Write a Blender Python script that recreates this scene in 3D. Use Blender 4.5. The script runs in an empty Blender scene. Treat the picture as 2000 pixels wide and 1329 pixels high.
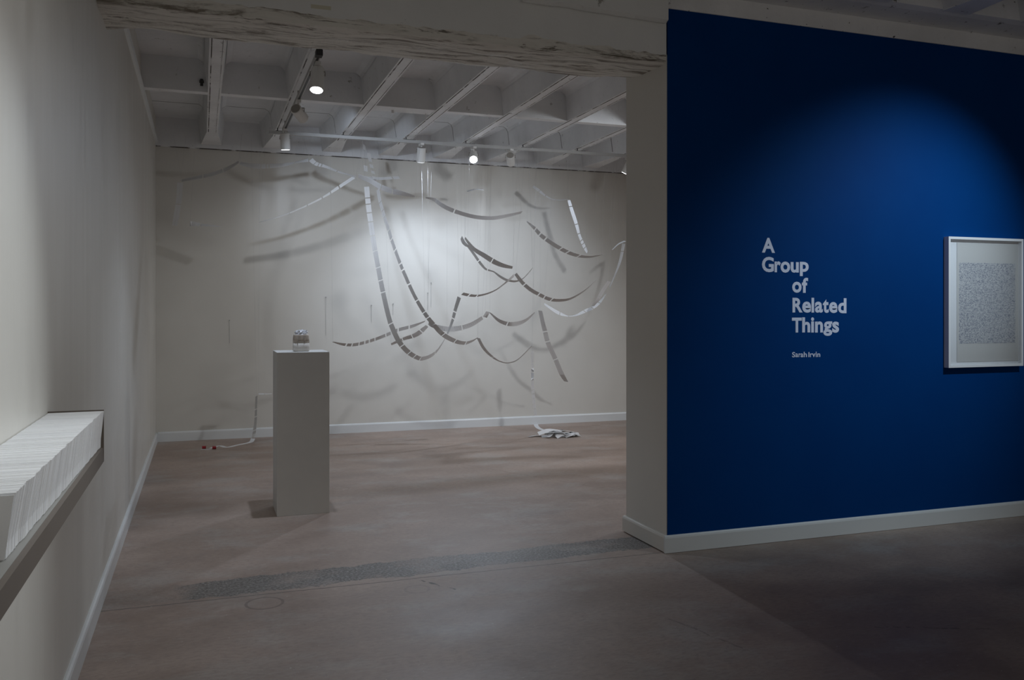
import bpy, bmesh, math, random
from mathutils import Vector, Matrix, noise
random.seed(7)
SC = bpy.context.scene; COL = SC.collection
F = 1705.0; A = math.radians(19.57); SA, CA = math.sin(A), math.cos(A); H = 1.4; HY = 607.0
W = 0.053

def at(px, py, Y):
    k = (px-1000)/F
    X = Y*(SA+k*CA)/(CA-k*SA); d = X*SA+Y*CA
    return Vector((X, Y, H+(HY-py)*d/F))
def floor_at(px, py, z=0.0):
    d = F*(H-z)/(py-HY); r = d*(px-1000)/F
    return Vector((r*CA+d*SA, d*CA-r*SA, z))
def depth(p): return p.x*SA+p.y*CA

# ------------------------------------------------------------ materials
def mat(name, col, rough=0.6, metal=0.0, emit=None, estr=1.0):
    m = bpy.data.materials.new(name); m.use_nodes = True
    b = m.node_tree.nodes['Principled BSDF']
    b.inputs['Base Color'].default_value = (*col, 1); b.inputs['Roughness'].default_value = rough
    b.inputs['Metallic'].default_value = metal
    if emit:
        b.inputs['Emission Color'].default_value = (*emit, 1); b.inputs['Emission Strength'].default_value = estr
    return m
class NT:
    def __init__(s, m):
        s.t = m.node_tree; s.n = s.t.nodes; s.l = s.t.links; s.b = s.n['Principled BSDF']
        s.tc = s.n.new('ShaderNodeTexCoord'); s.co = s.tc.outputs['Object']
    def mapping(s, scale=(1,1,1), rot=(0,0,0), loc=(0,0,0)):
        m = s.n.new('ShaderNodeMapping'); s.l.new(s.co, m.inputs['Vector'])
        m.inputs['Scale'].default_value = scale; m.inputs['Rotation'].default_value = rot; m.inputs['Location'].default_value = loc
        return m.outputs[0]
    def noise(s, scale, detail=6, rough=0.6, vec=None, dist=0.0):
        n = s.n.new('ShaderNodeTexNoise'); n.inputs['Scale'].default_value = scale; n.inputs['Detail'].default_value = detail
        n.inputs['Roughness'].default_value = rough; n.inputs['Distortion'].default_value = dist
        s.l.new(vec if vec else s.co, n.inputs['Vector']); return n.outputs['Fac']
    def ramp(s, f, stops):
        r = s.n.new('ShaderNodeValToRGB'); s.l.new(f, r.inputs['Fac'])
        e = r.color_ramp.elements
        while len(e) < len(stops): e.new(0.5)
        for i, (p, c) in enumerate(stops):
            e[i].position = p; e[i].color = (c, c, c, 1) if isinstance(c, (int, float)) else (*c, 1)
        return r.outputs['Color']
    def mix(s, f, a, b, mode='MIX'):
        m = s.n.new('ShaderNodeMix'); m.data_type = 'RGBA'; m.blend_type = mode
        for idx, v in ((0, f), (6, a), (7, b)):
            if isinstance(v, (int, float)): m.inputs[idx].default_value = v
            elif isinstance(v, tuple): m.inputs[idx].default_value = (*v, 1)
            else: s.l.new(v, m.inputs[idx])
        return m.outputs[2]
    def math(s, op, a, b=0.0, c=None):
        m = s.n.new('ShaderNodeMath'); m.operation = op
        for i, v in enumerate((a, b, c)):
            if v is None: continue
            if isinstance(v, (int, float)): m.inputs[i].default_value = v
            else: s.l.new(v, m.inputs[i])
        return m.outputs[0]
    def xyz(s):
        x = s.n.new('ShaderNodeSeparateXYZ'); s.l.new(s.co, x.inputs[0]); return x.outputs
    def color(s, c): s.l.new(c, s.b.inputs['Base Color'])
    def rough(s, c): s.l.new(c, s.b.inputs['Roughness'])
    def bump(s, f, strength=0.3, dist=0.01):
        b = s.n.new('ShaderNodeBump'); b.inputs['Strength'].default_value = strength; b.inputs['Distance'].default_value = dist
        s.l.new(f, b.inputs['Height']); s.l.new(b.outputs[0], s.b.inputs['Normal'])

M = {}
# satin painted walls
m = M['wall'] = mat('warm_white_satin_paint', (.66, .635, .58), .42); t = NT(m)
n1 = t.noise(1.3, 3); t.color(t.mix(t.ramp(n1, [(.3, 0), (.7, 1)]), (.66, .64, .59), (.63, .61, .56)))
t.rough(t.ramp(t.noise(2.0, 4, vec=t.mapping((3, 3, .25))), [(.3, .30), (.7, .50)]))
t.bump(t.noise(55, 3), .08, .004)
M['jamb'] = m
# blue
m = M['blue'] = mat('deep_blue_matt_paint', (.0, .05, .16), .6); t = NT(m)
t.color(t.mix(t.ramp(t.noise(2, 3), [(.3, 0), (.7, 1)]), (.0001, .040, .178), (.0002, .045, .192)))
t.b.inputs['Specular IOR Level'].default_value = .05
t.bump(t.noise(90, 2), .05, .003)
# baseboard
m = M['trim'] = mat('white_gloss_trim', (.70, .72, .72), .32)
# ceiling
m = M['ceil'] = mat('whitewashed_concrete', (.6, .6, .6), .7); t = NT(m)
x, y, z = t.xyz()
base = t.mix(t.ramp(t.noise(1.4, 6), [(.35, 0), (.7, 1)]), (.68, .69, .70), (.82, .83, .84))
base = t.mix(t.ramp(t.noise(14, 8, .7), [(.30, 1), (.36, 0)]), base, (.30, .29, .27))
def seam(t, coord, pos, w=.009):
    return t.math('LESS_THAN', t.math('ABSOLUTE', t.math('SUBTRACT', t.math('ADD', coord, t.math('MULTIPLY', t.noise(4, 3), .03)), pos+.015)), w)
up = t.math('GREATER_THAN', z, 3.262)
sm = seam(t, y, 9.25)
sm = t.math('MULTIPLY', sm, up)
sm = t.math('MULTIPLY', sm, t.ramp(t.noise(3, 3), [(.36, .2), (.46, 1)]))
base = t.mix(t.math('MULTIPLY', sm, .75), base, (.05, .045, .04))
t.color(base); t.bump(t.noise(18, 6, .7), .35, .012)
# rib undersides: rough edges
m = M['rib'] = mat('rib_underside_paint', (.6, .6, .6), .55); t = NT(m)
nz = t.noise(9, 8, .75)
base = t.mix(t.ramp(t.noise(2.2, 5), [(.35, 0), (.7, 1)]), (.76, .765, .77), (.88, .885, .89))
base = t.mix(t.ramp(nz, [(.33, 1), (.38, 0)]), base, (.20, .19, .17))
spots = t.ramp(t.noise(30, 2), [(.255, 1), (.275, 0)])
base = t.mix(spots, base, (.06, .055, .05))
t.color(base); t.bump(nz, .5, .012)
m = M['ribedge'] = mat('dark_form_joint', (.16, .15, .14), .8); t = NT(m)
t.color(t.mix(t.ramp(t.noise(3.5, 6, .7), [(.42, 0), (.50, 1)]), (.74, .745, .75), (.10, .09, .08)))
# beam
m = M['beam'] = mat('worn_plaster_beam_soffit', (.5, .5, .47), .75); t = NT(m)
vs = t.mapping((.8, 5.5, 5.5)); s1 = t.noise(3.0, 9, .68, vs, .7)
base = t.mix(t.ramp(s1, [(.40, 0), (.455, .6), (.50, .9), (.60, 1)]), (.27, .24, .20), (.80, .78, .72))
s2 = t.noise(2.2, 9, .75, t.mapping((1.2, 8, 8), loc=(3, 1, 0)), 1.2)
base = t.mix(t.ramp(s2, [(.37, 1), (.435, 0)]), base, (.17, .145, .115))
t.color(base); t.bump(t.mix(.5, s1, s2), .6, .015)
m = M['beamface'] = mat('grey_white_beam_face', (.42, .43, .42), .65); t = NT(m)
x, y, z = t.xyz()
base = t.mix(t.ramp(t.noise(1.5, 4), [(.35, 0), (.7, 1)]), (.76, .77, .755), (.83, .835, .82))
edge = t.math('ADD', t.math('SUBTRACT', z, 2.86), t.math('MULTIPLY', t.math('SUBTRACT', t.noise(2.4, 7, .7), .5), .30))
chip = t.math('MULTIPLY', t.ramp(edge, [(.0, 1), (.02, 0)]), t.ramp(t.noise(1.3, 4, .6, t.mapping((1, 1, 1), loc=(5.2, 0, 0))), [(.45, 0), (.52, 1)]))
base = t.mix(chip, base, (.40, .36, .30))
yel = t.math('MULTIPLY', t.math('LESS_THAN', t.math('ABSOLUTE', t.math('SUBTRACT', z, 2.925)), .010), t.math('LESS_THAN', t.math('ABSOLUTE', t.math('SUBTRACT', x, .565)), .05))
base = t.mix(t.math('MULTIPLY', yel, .5), base, (.50, .44, .20))
base = t.mix(t.ramp(t.noise(5, 7, .75), [(.32, 1), (.36, 0)]), base, (.36, .35, .32))
t.color(base); t.bump(t.noise(20, 6, .7), .25, .01)
# floor
m = M['floor'] = mat('stained_brown_concrete', (.2, .17, .16), .5); t = NT(m)
x, y, z = t.xyz()
g = t.noise(.9, 8, .62, t.mapping((1, 1.4, 1))); 
base = t.mix(t.ramp(g, [(.34, 0), (.66, 1)]), (.25, .178, .140), (.43, .336, .280))
g2 = t.noise(1.6, 7, .65, t.mapping((1, 1.6, 1), loc=(7, 3, 0)))
base = t.mix(t.math('MULTIPLY', t.ramp(g2, [(.50, 0), (.68, 1)]), .45), base, (.43, .42, .40))
g3 = t.noise(1.1, 7, .65, t.mapping((1, 1.2, 1), loc=(1, 9, 0)))
base = t.mix(t.math('MULTIPLY', t.ramp(g3, [(.54, 0), (.70, 1)]), .5), base, (.19, .152, .133))
fine = t.noise(26, 8, .75, t.mapping((1, 2.2, 1)))
base = t.mix(t.math('MULTIPLY', t.ramp(fine, [(.36, 1), (.52, 0)]), .35), base, (.15, .12, .107))
base = t.mix(t.math('MULTIPLY', t.ramp(fine, [(.56, 0), (.70, 1)]), .22), base, (.52, .47, .445))
sp = t.noise(34, 3, .6, t.mapping((1, 2.5, 1)))
base = t.mix(t.ramp(sp, [(.262, 1), (.272, 0)]), base, (.04, .033, .03))
base = t.mix(t.math('MULTIPLY', t.ramp(t.noise(60, 2, .5), [(.735, 0), (.75, 1)]), .6), base, (.6, .58, .55))
# threshold patch of bare aggregate below the beam
wob = t.math('MULTIPLY', t.math('SUBTRACT', t.noise(2.2, 10, .78), .5), .30)
yc = t.math('ADD', y, wob)
dist = t.math('ABSOLUTE', t.math('SUBTRACT', yc, t.math('ADD', 4.63, t.math('MULTIPLY', x, .035))))
band = t.math('LESS_THAN', dist, .135)
band = t.math('MULTIPLY', band, t.math('MULTIPLY', t.math('LESS_THAN', x, 2.6), t.ramp(t.math('ADD', x, t.math('MULTIPLY', t.noise(6, 5), .25)), [(.0, .25), (.1, 1)]) ))
band = t.math('MULTIPLY', band, t.ramp(t.noise(3, 6, .7), [(.34, .35), (.5, 1)]))
agg = t.ramp(t.noise(70, 5, .8), [(.42, (.05, .047, .043)), (.52, (.155, .15, .14)), (.66, (.40, .39, .37))])
base = t.mix(t.math('MULTIPLY', band, .85), base, agg)
ln = t.math('LESS_THAN', t.math('ABSOLUTE', t.math('SUBTRACT', t.math('ADD', y, t.math('MULTIPLY', t.noise(5, 4), .02)), 4.475)), .004)
ln = t.math('MULTIPLY', ln, t.math('LESS_THAN', x, 2.5))
base = t.mix(t.math('MULTIPLY', ln, .8), base, (.03, .027, .025))
# cup ring stain + second
for (cx, cy, rr, st) in ((.283, 4.33, .085, .45), (1.02, 4.29, .06, .2), (1.0, 6.9, .09, .12)):
    dx = t.math('SUBTRACT', x, cx); dy = t.math('SUBTRACT', y, cy)
    rd = t.math('SQRT', t.math('ADD', t.math('MULTIPLY', dx, dx), t.math('MULTIPLY', dy, dy)))
    rg = t.math('LESS_THAN', t.math('ABSOLUTE', t.math('SUBTRACT', rd, rr)), .007)
    base = t.mix(t.math('MULTIPLY', rg, st), base, (.07, .055, .05))
# long hairline cracks
for (ax, ay, bx_, by_, st) in ((1.07, 4.42, 1.20, 4.22, .8), (2.8, 3.1, 3.3, 2.9, .5), (2.0, 3.5, 2.12, 3.05, .35), (2.2, 7.7, 3.0, 6.2, .3)):
    L = math.hypot(bx_-ax, by_-ay); ux, uy = (bx_-ax)/L, (by_-ay)/L
    dx = t.math('SUBTRACT', x, ax); dy = t.math('SUBTRACT', y, ay)
    al = t.math('ADD', t.math('MULTIPLY', dx, ux), t.math('MULTIPLY', dy, uy))
    pe = t.math('ADD', t.math('ADD', t.math('MULTIPLY', dx, -uy), t.math('MULTIPLY', dy, ux)), t.math('MULTIPLY', t.math('SUBTRACT', t.noise(9, 4), .5), .06))
    k = t.math('MULTIPLY', t.math('LESS_THAN', t.math('ABSOLUTE', pe), .006), t.math('MULTIPLY', t.math('GREATER_THAN', al, 0), t.math('LESS_THAN', al, L)))
    k = t.math('MULTIPLY', k, t.ramp(t.noise(22, 4), [(.45, 0), (.52, 1)]))
    base = t.mix(t.math('MULTIPLY', k, st), base, (.04, .033, .03))
t.color(base)
t.rough(t.ramp(g, [(.3, .38), (.7, .6)]))
t.bump(fine, .15, .006)
# paper etc
def paper(name, c, tr):
    m = mat(name, c, .75); nt = m.node_tree; b = nt.nodes['Principled BSDF']; out = nt.nodes['Material Output']
    tl = nt.nodes.new('ShaderNodeBsdfTranslucent'); tl.inputs[0].default_value = (*c, 1)
    mx = nt.nodes.new('ShaderNodeMixShader'); mx.inputs[0].default_value = tr
    nt.links.new(b.outputs[0], mx.inputs[1]); nt.links.new(tl.outputs[0], mx.inputs[2]); nt.links.new(mx.outputs[0], out.inputs[0])
    n = nt.nodes.new('ShaderNodeTexNoise'); n.inputs['Scale'].default_value = 60; n.inputs['Detail'].default_value = 4
    r = nt.nodes.new('ShaderNodeValToRGB'); r.color_ramp.elements[0].color = (*[v*.9 for v in c], 1); r.color_ramp.elements[1].color = (*c, 1)
    nt.links.new(n.outputs['Fac'], r.inputs[0]); nt.links.new(r.outputs[0], b.inputs['Base Color'])
    return m
M['paper'] = paper('white_paper_strip', (.80, .80, .80), .10)
M['sheet'] = paper('white_sheet_paper', (.84, .85, .86), .08)
M['thread'] = mat('pale_nylon_thread', (.42, .42, .42), .5)
M['line'] = mat('pencil_grey_line', (.16, .16, .17), .8)
m = M['stack'] = mat('packed_sheet_edges', (.84, .85, .86), .75); t = NT(m)
st = t.noise(30, 5, .7, t.mapping((.12, 6, .12)))
t.color(t.mix(t.ramp(st, [(.35, 0), (.65, 1)]), (.77, .785, .81), (.87, .88, .89))); t.bump(st, .25, .0003)
m = M['shelf'] = mat('grey_painted_ledge', (.26, .255, .24), .55)
M['ledgedark'] = mat('dark_brown_ledge_face', (.13, .108, .09), .6)
m = M['plinth'] = mat('matt_white_plinth_paint', (.56, .555, .53), .7); t = NT(m)
t.color(t.mix(t.ramp(t.noise(3, 4), [(.3, 0), (.7, 1)]), (.60, .595, .575), (.64, .635, .61)))
M['lamp'] = mat('white_lamp_housing', (.74, .73, .70), .4)
M['rail'] = mat('grey_white_track_rail', (.46, .46, .45), .5)
M['lampback'] = mat('grey_lamp_back', (.33, .31, .28), .6)
M['black'] = mat('black_fitting', (.03, .03, .03), .5)
M['lens_on'] = mat('lit_lens', (1, 1, 1), .3, emit=(.93, .96, 1), estr=30)
M['lens_dim'] = mat('lens_glass', (.9, .9, .9), .3, emit=(.93, .96, 1), estr=2.2)
M['letter'] = mat('pale_lilac_vinyl', (.72, .76, .92), .5)
M['frame'] = mat('white_frame_lacquer', (.84, .84, .86), .4)
M['mount'] = mat('white_mount_board', (.80, .81, .84), .8)
M['artpaper'] = mat('cream_drawing_paper', (.62, .61, .60), .8)
m = M['ink'] = mat('dense_blue_grey_handwriting', (.4, .4, .45), .8); t = NT(m)
x, y, z = t.xyz()
hw = t.noise(105, 4, .8, t.mapping((1, 1, 1.8)))
rows = t.math('SINE', t.math('MULTIPLY', z, 2*math.pi/.0085))
k = t.math('ADD', hw, t.math('MULTIPLY', rows, .045))
c = t.mix(t.ramp(k, [(.43, 1), (.50, 0)]), (.62, .62, .63), (.13, .15, .23))
t.color(c)
m = M['glass'] = bpy.data.materials.new('clear_acrylic_glazing'); m.use_nodes = True; nt_ = m.node_tree
for n_ in list(nt_.nodes):
    if n_.type == 'BSDF_PRINCIPLED': nt_.nodes.remove(n_)
tr_ = nt_.nodes.new('ShaderNodeBsdfTransparent'); gl_ = nt_.nodes.new('ShaderNodeBsdfGlossy'); gl_.inputs['Roughness'].default_value = .02
lw_ = nt_.nodes.new('ShaderNodeFresnel'); lw_.inputs['IOR'].default_value = 1.3; mx_ = nt_.nodes.new('ShaderNodeMixShader')
nt_.links.new(lw_.outputs[0], mx_.inputs[0]); nt_.links.new(tr_.outputs[0], mx_.inputs[1]); nt_.links.new(gl_.outputs[0], mx_.inputs[2])
nt_.links.new(mx_.outputs[0], nt_.nodes['Material Output'].inputs['Surface'])
M['red'] = mat('dark_red_spool', (.30, .008, .015), .5)
M['pack_white'] = mat('creamy_white_pressed_pulp', (.66, .62, .57), .55)
m = M['pack_brown'] = mat('tan_paper_wrap', (.42, .35, .28), .6); t = NT(m)
t.color(t.mix(t.ramp(t.noise(40, 4, .6, t.mapping((1, 1, .3))), [(.4, 0), (.6, 1)]), (.40, .34, .28), (.50, .43, .36)))
m = M['film'] = mat('crumpled_clear_film', (.85, .87, .92), .15)
m.node_tree.nodes['Principled BSDF'].inputs['Transmission Weight'].default_value = .2
M['pin'] = mat('steel_pin', (.35, .35, .35), .4, .8)

# ------------------------------------------------------------ mesh helpers
class MB:
    def __init__(s): s.v = []; s.f = []; s.mi = []
    def add(s, vs, fs, mi=0):
        o = len(s.v); s.v += [tuple(v) for v in vs]
        for f in fs: s.f.append(tuple(i+o for i in f)); s.mi.append(mi)
    def box(s, x0, x1, y0, y1, z0, z1, mi=0):
        s.add([(x0,y0,z0),(x1,y0,z0),(x1,y1,z0),(x0,y1,z0),(x0,y0,z1),(x1,y0,z1),(x1,y1,z1),(x0,y1,z1)],
              [(0,3,2,1),(4,5,6,7),(0,1,5,4),(1,2,6,5),(2,3,7,6),(3,0,4,7)], mi)
    def hexa(s, lo, hi, mi=0):
        s.add(lo+hi, [(0,3,2,1),(4,5,6,7),(0,1,5,4),(1,2,6,5),(2,3,7,6),(3,0,4,7)], mi)
    def tube(s, pts, r, n=6, mi=0, caps=True):
        pts = [Vector(p) for p in pts]; rs = r if isinstance(r, (list, tuple)) else [r]*len(pts)
        rings = []
        for i, p in enumerate(pts):
            T = (pts[min(i+1, len(pts)-1)]-pts[max(i-1, 0)]).normalized()
            up = Vector((0, 0, 1)) if abs(T.z) < .9 else Vector((1, 0, 0))
            a = T.cross(up).normalized(); b = T.cross(a).normalized()
            rings.append([p+rs[i]*(math.cos(2*math.pi*k/n)*a+math.sin(2*math.pi*k/n)*b) for k in range(n)])
        fs = []
        for i in range(len(pts)-1):
            for k in range(n):
                fs.append((i*n+k, i*n+(k+1)%n, (i+1)*n+(k+1)%n, (i+1)*n+k))
        if caps:
            fs.append(tuple(range(n))[::-1]); fs.append(tuple((len(pts)-1)*n+k for k in range(n)))
        s.add([v for ring in rings for v in ring], fs, mi)
    def prism_y(s, prof, y0, y1, mi=0):   # profile in x,z
        n = len(prof)
        s.add([(x, y0, z) for x, z in prof]+[(x, y1, z) for x, z in prof],
              [(i, (i+1)%n, n+(i+1)%n, n+i) for i in range(n)]+[tuple(range(n))[::-1], tuple(range(n, 2*n))], mi)
    def prism_x(s, prof, x0, x1, mi=0):   # profile in y,z
        n = len(prof)
        s.add([(x0, y, z) for y, z in prof]+[(x1, y, z) for y, z in prof],
              [(i, (i+1)%n, n+(i+1)%n, n+i) for i in range(n)]+[tuple(range(n))[::-1], tuple(range(n, 2*n))], mi)
    def build(s, name, mats, parent=None, loc=None, bevel=0, smooth=False):
        me = bpy.data.meshes.new(name); me.from_pydata(s.v, [], s.f)
        for mm in (mats if isinstance(mats, (list, tuple)) else [mats]): me.materials.append(mm)
        for p, i in zip(me.polygons, s.mi): p.material_index = i; p.use_smooth = smooth
        bm = bmesh.new(); bm.from_mesh(me); bmesh.ops.recalc_face_normals(bm, faces=bm.faces)
        if loc is not None: bmesh.ops.translate(bm, verts=bm.verts, vec=-Vector(loc))
        bm.to_mesh(me); bm.free()
        o = bpy.data.objects.new(name, me); COL.objects.link(o)
        if loc is not None and parent is None: o.location = loc
        if parent: o.parent = parent
        if bevel:
            b = o.modifiers.new('bevel', 'BEVEL'); b.width = bevel; b.segments = 2; b.limit_method = 'ANGLE'
        return o
def empty(name, loc, label, cat, group=None):
    o = bpy.data.objects.new(name, None); COL.objects.link(o); o.location = loc; o.empty_display_size = .05
    return tag(o, label, cat, group)
def tag(o, label=None, cat=None, group=None, kind=None):
    if label: o['label'] = label
    if cat: o['category'] = cat
    if group: o['group'] = group
    if kind: o['kind'] = kind
    return o
def part(mb, name, mats, parent, **kw):     # verts given in world coords; parent at a pure translation
    return mb.build(name, mats, parent, loc=parent.location, **kw)
def struct(mb, name, mats, label=None, **kw):
    o = mb.build(name, mats, **kw); o['kind'] = 'structure'
    if label: o['label'] = label
    return o

# ------------------------------------------------------------ shell
XL, YB, XR = -.46, 10.03, 8.2      # left wall, back wall, far right wall
YF, YJ = 4.45, 4.96                # front and rear of the dividing wall
XJ = 2.53                          # jamb
YN = -3.0; ZR = 3.20; ZC = 3.46
b = MB(); b.box(XL-.15, XR+.15, YN-.15, YB+.15, -.12, 0); struct(b, 'floor', M['floor'], 'brown stained concrete floor with a grey patched strip under the beam')
b = MB(); b.box(XL-.15, XL, YN, YB+.15, 0, ZC+.1); struct(b, 'wall_left', M['wall'], 'long cream painted wall with a ledge of paper')
b = MB(); b.box(XL, XR, YB, YB+.15, 0, ZC+.1); struct(b, 'wall_back', M['wall'], 'cream painted rear wall behind the hanging paper strips')
b = MB(); b.box(XR, XR+.15, YN, YB+.15, 0, ZC+.1); struct(b, 'wall_right', M['wall'])
b = MB(); b.box(XJ, XR, YF+.004, YJ, 0, ZC+.1)
struct(b, 'wall_divider', M['jamb'], 'thick cream dividing wall, its end facing the opening')
b = MB(); b.box(XJ+.005, XR, YF, YF+.004, .09, 3.145); struct(b, 'wall_front', M['blue'], 'deep blue painted wall face with white lettering')

# ceiling: coffered concrete slab
def coffers(b, y_ranges, xs, ycross, y0, y1, zr):
    # ribs along Y with tapered sides
    for xc in xs:
        lo, hi = .052, .085
        # normal run and flared end by the rear wall
        segs = [(y0, y1-.75, lo, lo)] + ([(y1-.75, y1, lo, lo*2.1)])
        for (ya, yb, wa, wb) in segs:
            b.hexa([(xc-wa, ya, zr), (xc+wa, ya, zr), (xc+wb, yb, zr), (xc-wb, yb, zr)],
                   [(xc-wa-.035, ya, ZC), (xc+wa+.035, ya, ZC), (xc+wb+.035, yb, ZC), (xc-wb-.035, yb, ZC)], 0)
            # thin underside skin with the rib paint and a raised form joint each side
            b.hexa([(xc-wa, ya, zr-.004), (xc+wa, ya, zr-.004), (xc+wb, yb, zr-.004), (xc-wb, yb, zr-.004)],
                   [(xc-wa, ya, zr+.001), (xc+wa, ya, zr+.001), (xc+wb, yb, zr+.001), (xc-wb, yb, zr+.001)], 1)
        for e_, hw_ in ((-1, .0035), (1, .0012)):
            b.hexa([(xc+e_*.036-hw_, y0, zr-.0065), (xc+e_*.036+hw_, y0, zr-.0065), (xc+e_*.036+hw_, y1-.75, zr-.0065), (xc+e_*.036-hw_, y1-.75, zr-.0065)],
                   [(xc+e_*.036-hw_, y0, zr-.003), (xc+e_*.036+hw_, y0, zr-.003), (xc+e_*.036+hw_, y1-.75, zr-.003), (xc+e_*.036-hw_, y1-.75, zr-.003)], 2)
    for (yc, hw) in ycross:
        for i in range(len(xs)+1):
            xa = xs[i-1]+.05 if i else XL; xb = xs[i]-.05 if i < len(xs) else XR
            b.hexa([(xa, yc-hw, zr+.002), (xb, yc-hw, zr+.002), (xb, yc+hw, zr+.002), (xa, yc+hw, zr+.002)],
                   [(xa, yc-hw-.03, ZC), (xb, yc-hw-.03, ZC), (xb, yc+hw+.03, ZC), (xa, yc+hw+.03, ZC)], 0)
            b.box(xa, xb, yc-hw, yc+hw, zr-.001, zr+.003, 1)
b = MB(); b.box(XL, XR, YN, YB, ZC, ZC+.1)
xs = [.10+.643*i for i in range(13)]
coffers(b, None, xs, [(7.66, .045)], YJ, YB, ZR)
xs2 = [-.05+.643*i for i in range(13)]
coffers(b, None, xs2, [(2.75, .045), (1.4, .045), (0.0, .045), (-1.5, .045)], YN, 4.22, 3.27)
b.box(XL, XR, YB-.035, YB, 3.156, ZC, 0)      # edge beam over the rear wall
b.box(XL, XR, YB-.030, YB, 3.149, 3.156, 2)
# rounded fillets where coffer sides meet the slab
for x in xs[:7]:
    for sgn in (-1, 1):
        xe = x+sgn*.087
        for ya, yb in ((YJ, 7.58), (7.74, 9.28)):
            b.add([(xe-sgn*.004, ya, ZC-.05), (xe-sgn*.004, yb, ZC-.05), (xe+sgn*.045, yb, ZC+.001), (xe+sgn*.045, ya, ZC+.001),
                   (xe+sgn*.008, ya, ZC-.022), (xe+sgn*.008, yb, ZC-.022)], [(0, 1, 5, 4), (4, 5, 2, 3)], 0)
struct(b, 'ceiling', [M['ceil'], M['rib'], M['ribedge']], 'whitewashed waffle slab of concrete ribs and coffers')

# dividing beam with chipped lower edges
b = MB(); NX = 160
def bn(x, s, a): return a*(noise.noise(Vector((x*s, s, 0)))+.5*noise.noise(Vector((x*s*2.7, s+3, 0)))+.3*noise.noise(Vector((x*s*7, s+9, 0))))
x0, x1 = XL-.02, XJ+.02
prof_rows = []
for i in range(NX+1):
    x = x0+(x1-x0)*i/NX
    tt = (x-XL)/(XJ-XL)
    e1 = bn(x, 1.7, .018); e2 = bn(x, 2.6, .034); e3 = bn(x, 3.1, .010)
    bigchip = .06*max(0, noise.noise(Vector((x*2.2, 40, 0))))
    row = [(x, YF+.004, ZC+.02), (x, YF+.004, 2.875+abs(e2)*1.2), (x, YF+.010+abs(e2)*.6, 2.835+e3*.5), (x, YF+.05, 2.829+e1*.3),
           (x, YF+.15, 2.832+e1), (x, YF+.24, 2.838-e2*.5), (x, YF+.33, 2.838+e3), (x, YF+.42, 2.842+e1*.7+bigchip*.4),
           (x, YJ-.02-abs(e2)*.8-bigchip*.4, 2.850+e2*.3+bigchip), (x, YJ, 2.885+abs(e2)+bigchip), (x, YJ, ZC+.02)]
    prof_rows.append(row)
nr = len(prof_rows[0])
vs = [v for r in prof_rows for v in r]
for k in range(nr-1):
    fs = [(i*nr+k, i*nr+k+1, (i+1)*nr+k+1, (i+1)*nr+k) for i in range(NX)]
    b.add(vs, fs, 1 if k == 0 else (1 if k == nr-2 else 0)) if False else None
b.v = [tuple(v) for v in vs]
for k in range(nr-1):
    for i in range(NX):
        b.f.append((i*nr+k, i*nr+k+1, (i+1)*nr+k+1, (i+1)*nr+k)); b.mi.append(1 if k in (0, nr-2) else 0)
b.f.append(tuple(range(nr))); b.mi.append(1); b.f.append(tuple(NX*nr+k for k in range(nr))[::-1]); b.mi.append(1)
struct(b, 'trim_1', [M['beam'], M['beamface']], 'white concrete beam over the opening, its lower edge chipped')
# raised upper edge of the beam face: rough broken seam
b = MB(); n = 60; vs = []
for i in range(n+1):
    x = 1.63+(XJ-1.63-.02)*i/n; zz = 3.07-.02*i/n+bn(x, 5, .008)
    vs += [(x, YF-.055, ZC), (x, YF-.055, zz+.012+abs(bn(x, 9, .01))), (x, YF-.03, zz), (x, YF+.01, zz+.01)]
fs = []
for i in range(n):
    for k in range(3): fs.append((i*4+k, i*4+k+1, (i+1)*4+k+1, (i+1)*4+k))
fs.append((0, 1, 2, 3)); fs.append((n*4+3, n*4+2, n*4+1, n*4))
b.add(vs, fs); struct(b, 'trim_2', [M['beamface']], 'rough broken seam along the top of the beam')
# edge beam along the blue wall at ceiling level and the white strip under it
b = MB(); b.prism_x([(YF+.004, 3.145), (YF-.004, 3.147), (YF-.006, 3.25), (YF-.19, 3.262), (YF-.235, 3.275), (YF-.235, ZC), (YF+.004, ZC)], XJ-.05, XR)
struct(b, 'trim_3', M['rib'], 'white strip and ledge between the blue wall and the ceiling ribs')
# crown strip on the left wall
b = MB(); b.prism_y([(XL, 3.165), (XL+.018, 3.17), (XL+.026, 3.19), (XL+.02, 3.205), (XL, 3.205)], YJ, YB)
struct(b, 'trim_4', M['trim'], 'thin white crown strip at the top of the left wall')
# baseboards with rounded tops
def bbprof(t=.018, h=.098): return [(0, 0), (t, 0), (t, h-.016), (t*.78, h-.006), (t*.4, h), (0, h)]
b = MB(); b.prism_y([(XL+x, z) for x, z in bbprof()], YN, YB); struct(b, 'baseboard_left', M['trim'])
b = MB(); b.prism_x([(YB-x, z) for x, z in bbprof(.018, .104)], XL+.018, XR); struct(b, 'baseboard_back', M['trim'])
b = MB(); b.prism_x([(YF-x, z+.002) for x, z in bbprof(.016, .100)], XJ-.0185, XR); struct(b, 'baseboard_front', M['trim'])
b = MB(); b.prism_y([(XJ-x, z+.006) for x, z in bbprof(.018, .096)], YF-.0005, YJ+.02)
struct(b, 'baseboard_jamb', M['jamb'])

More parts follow.
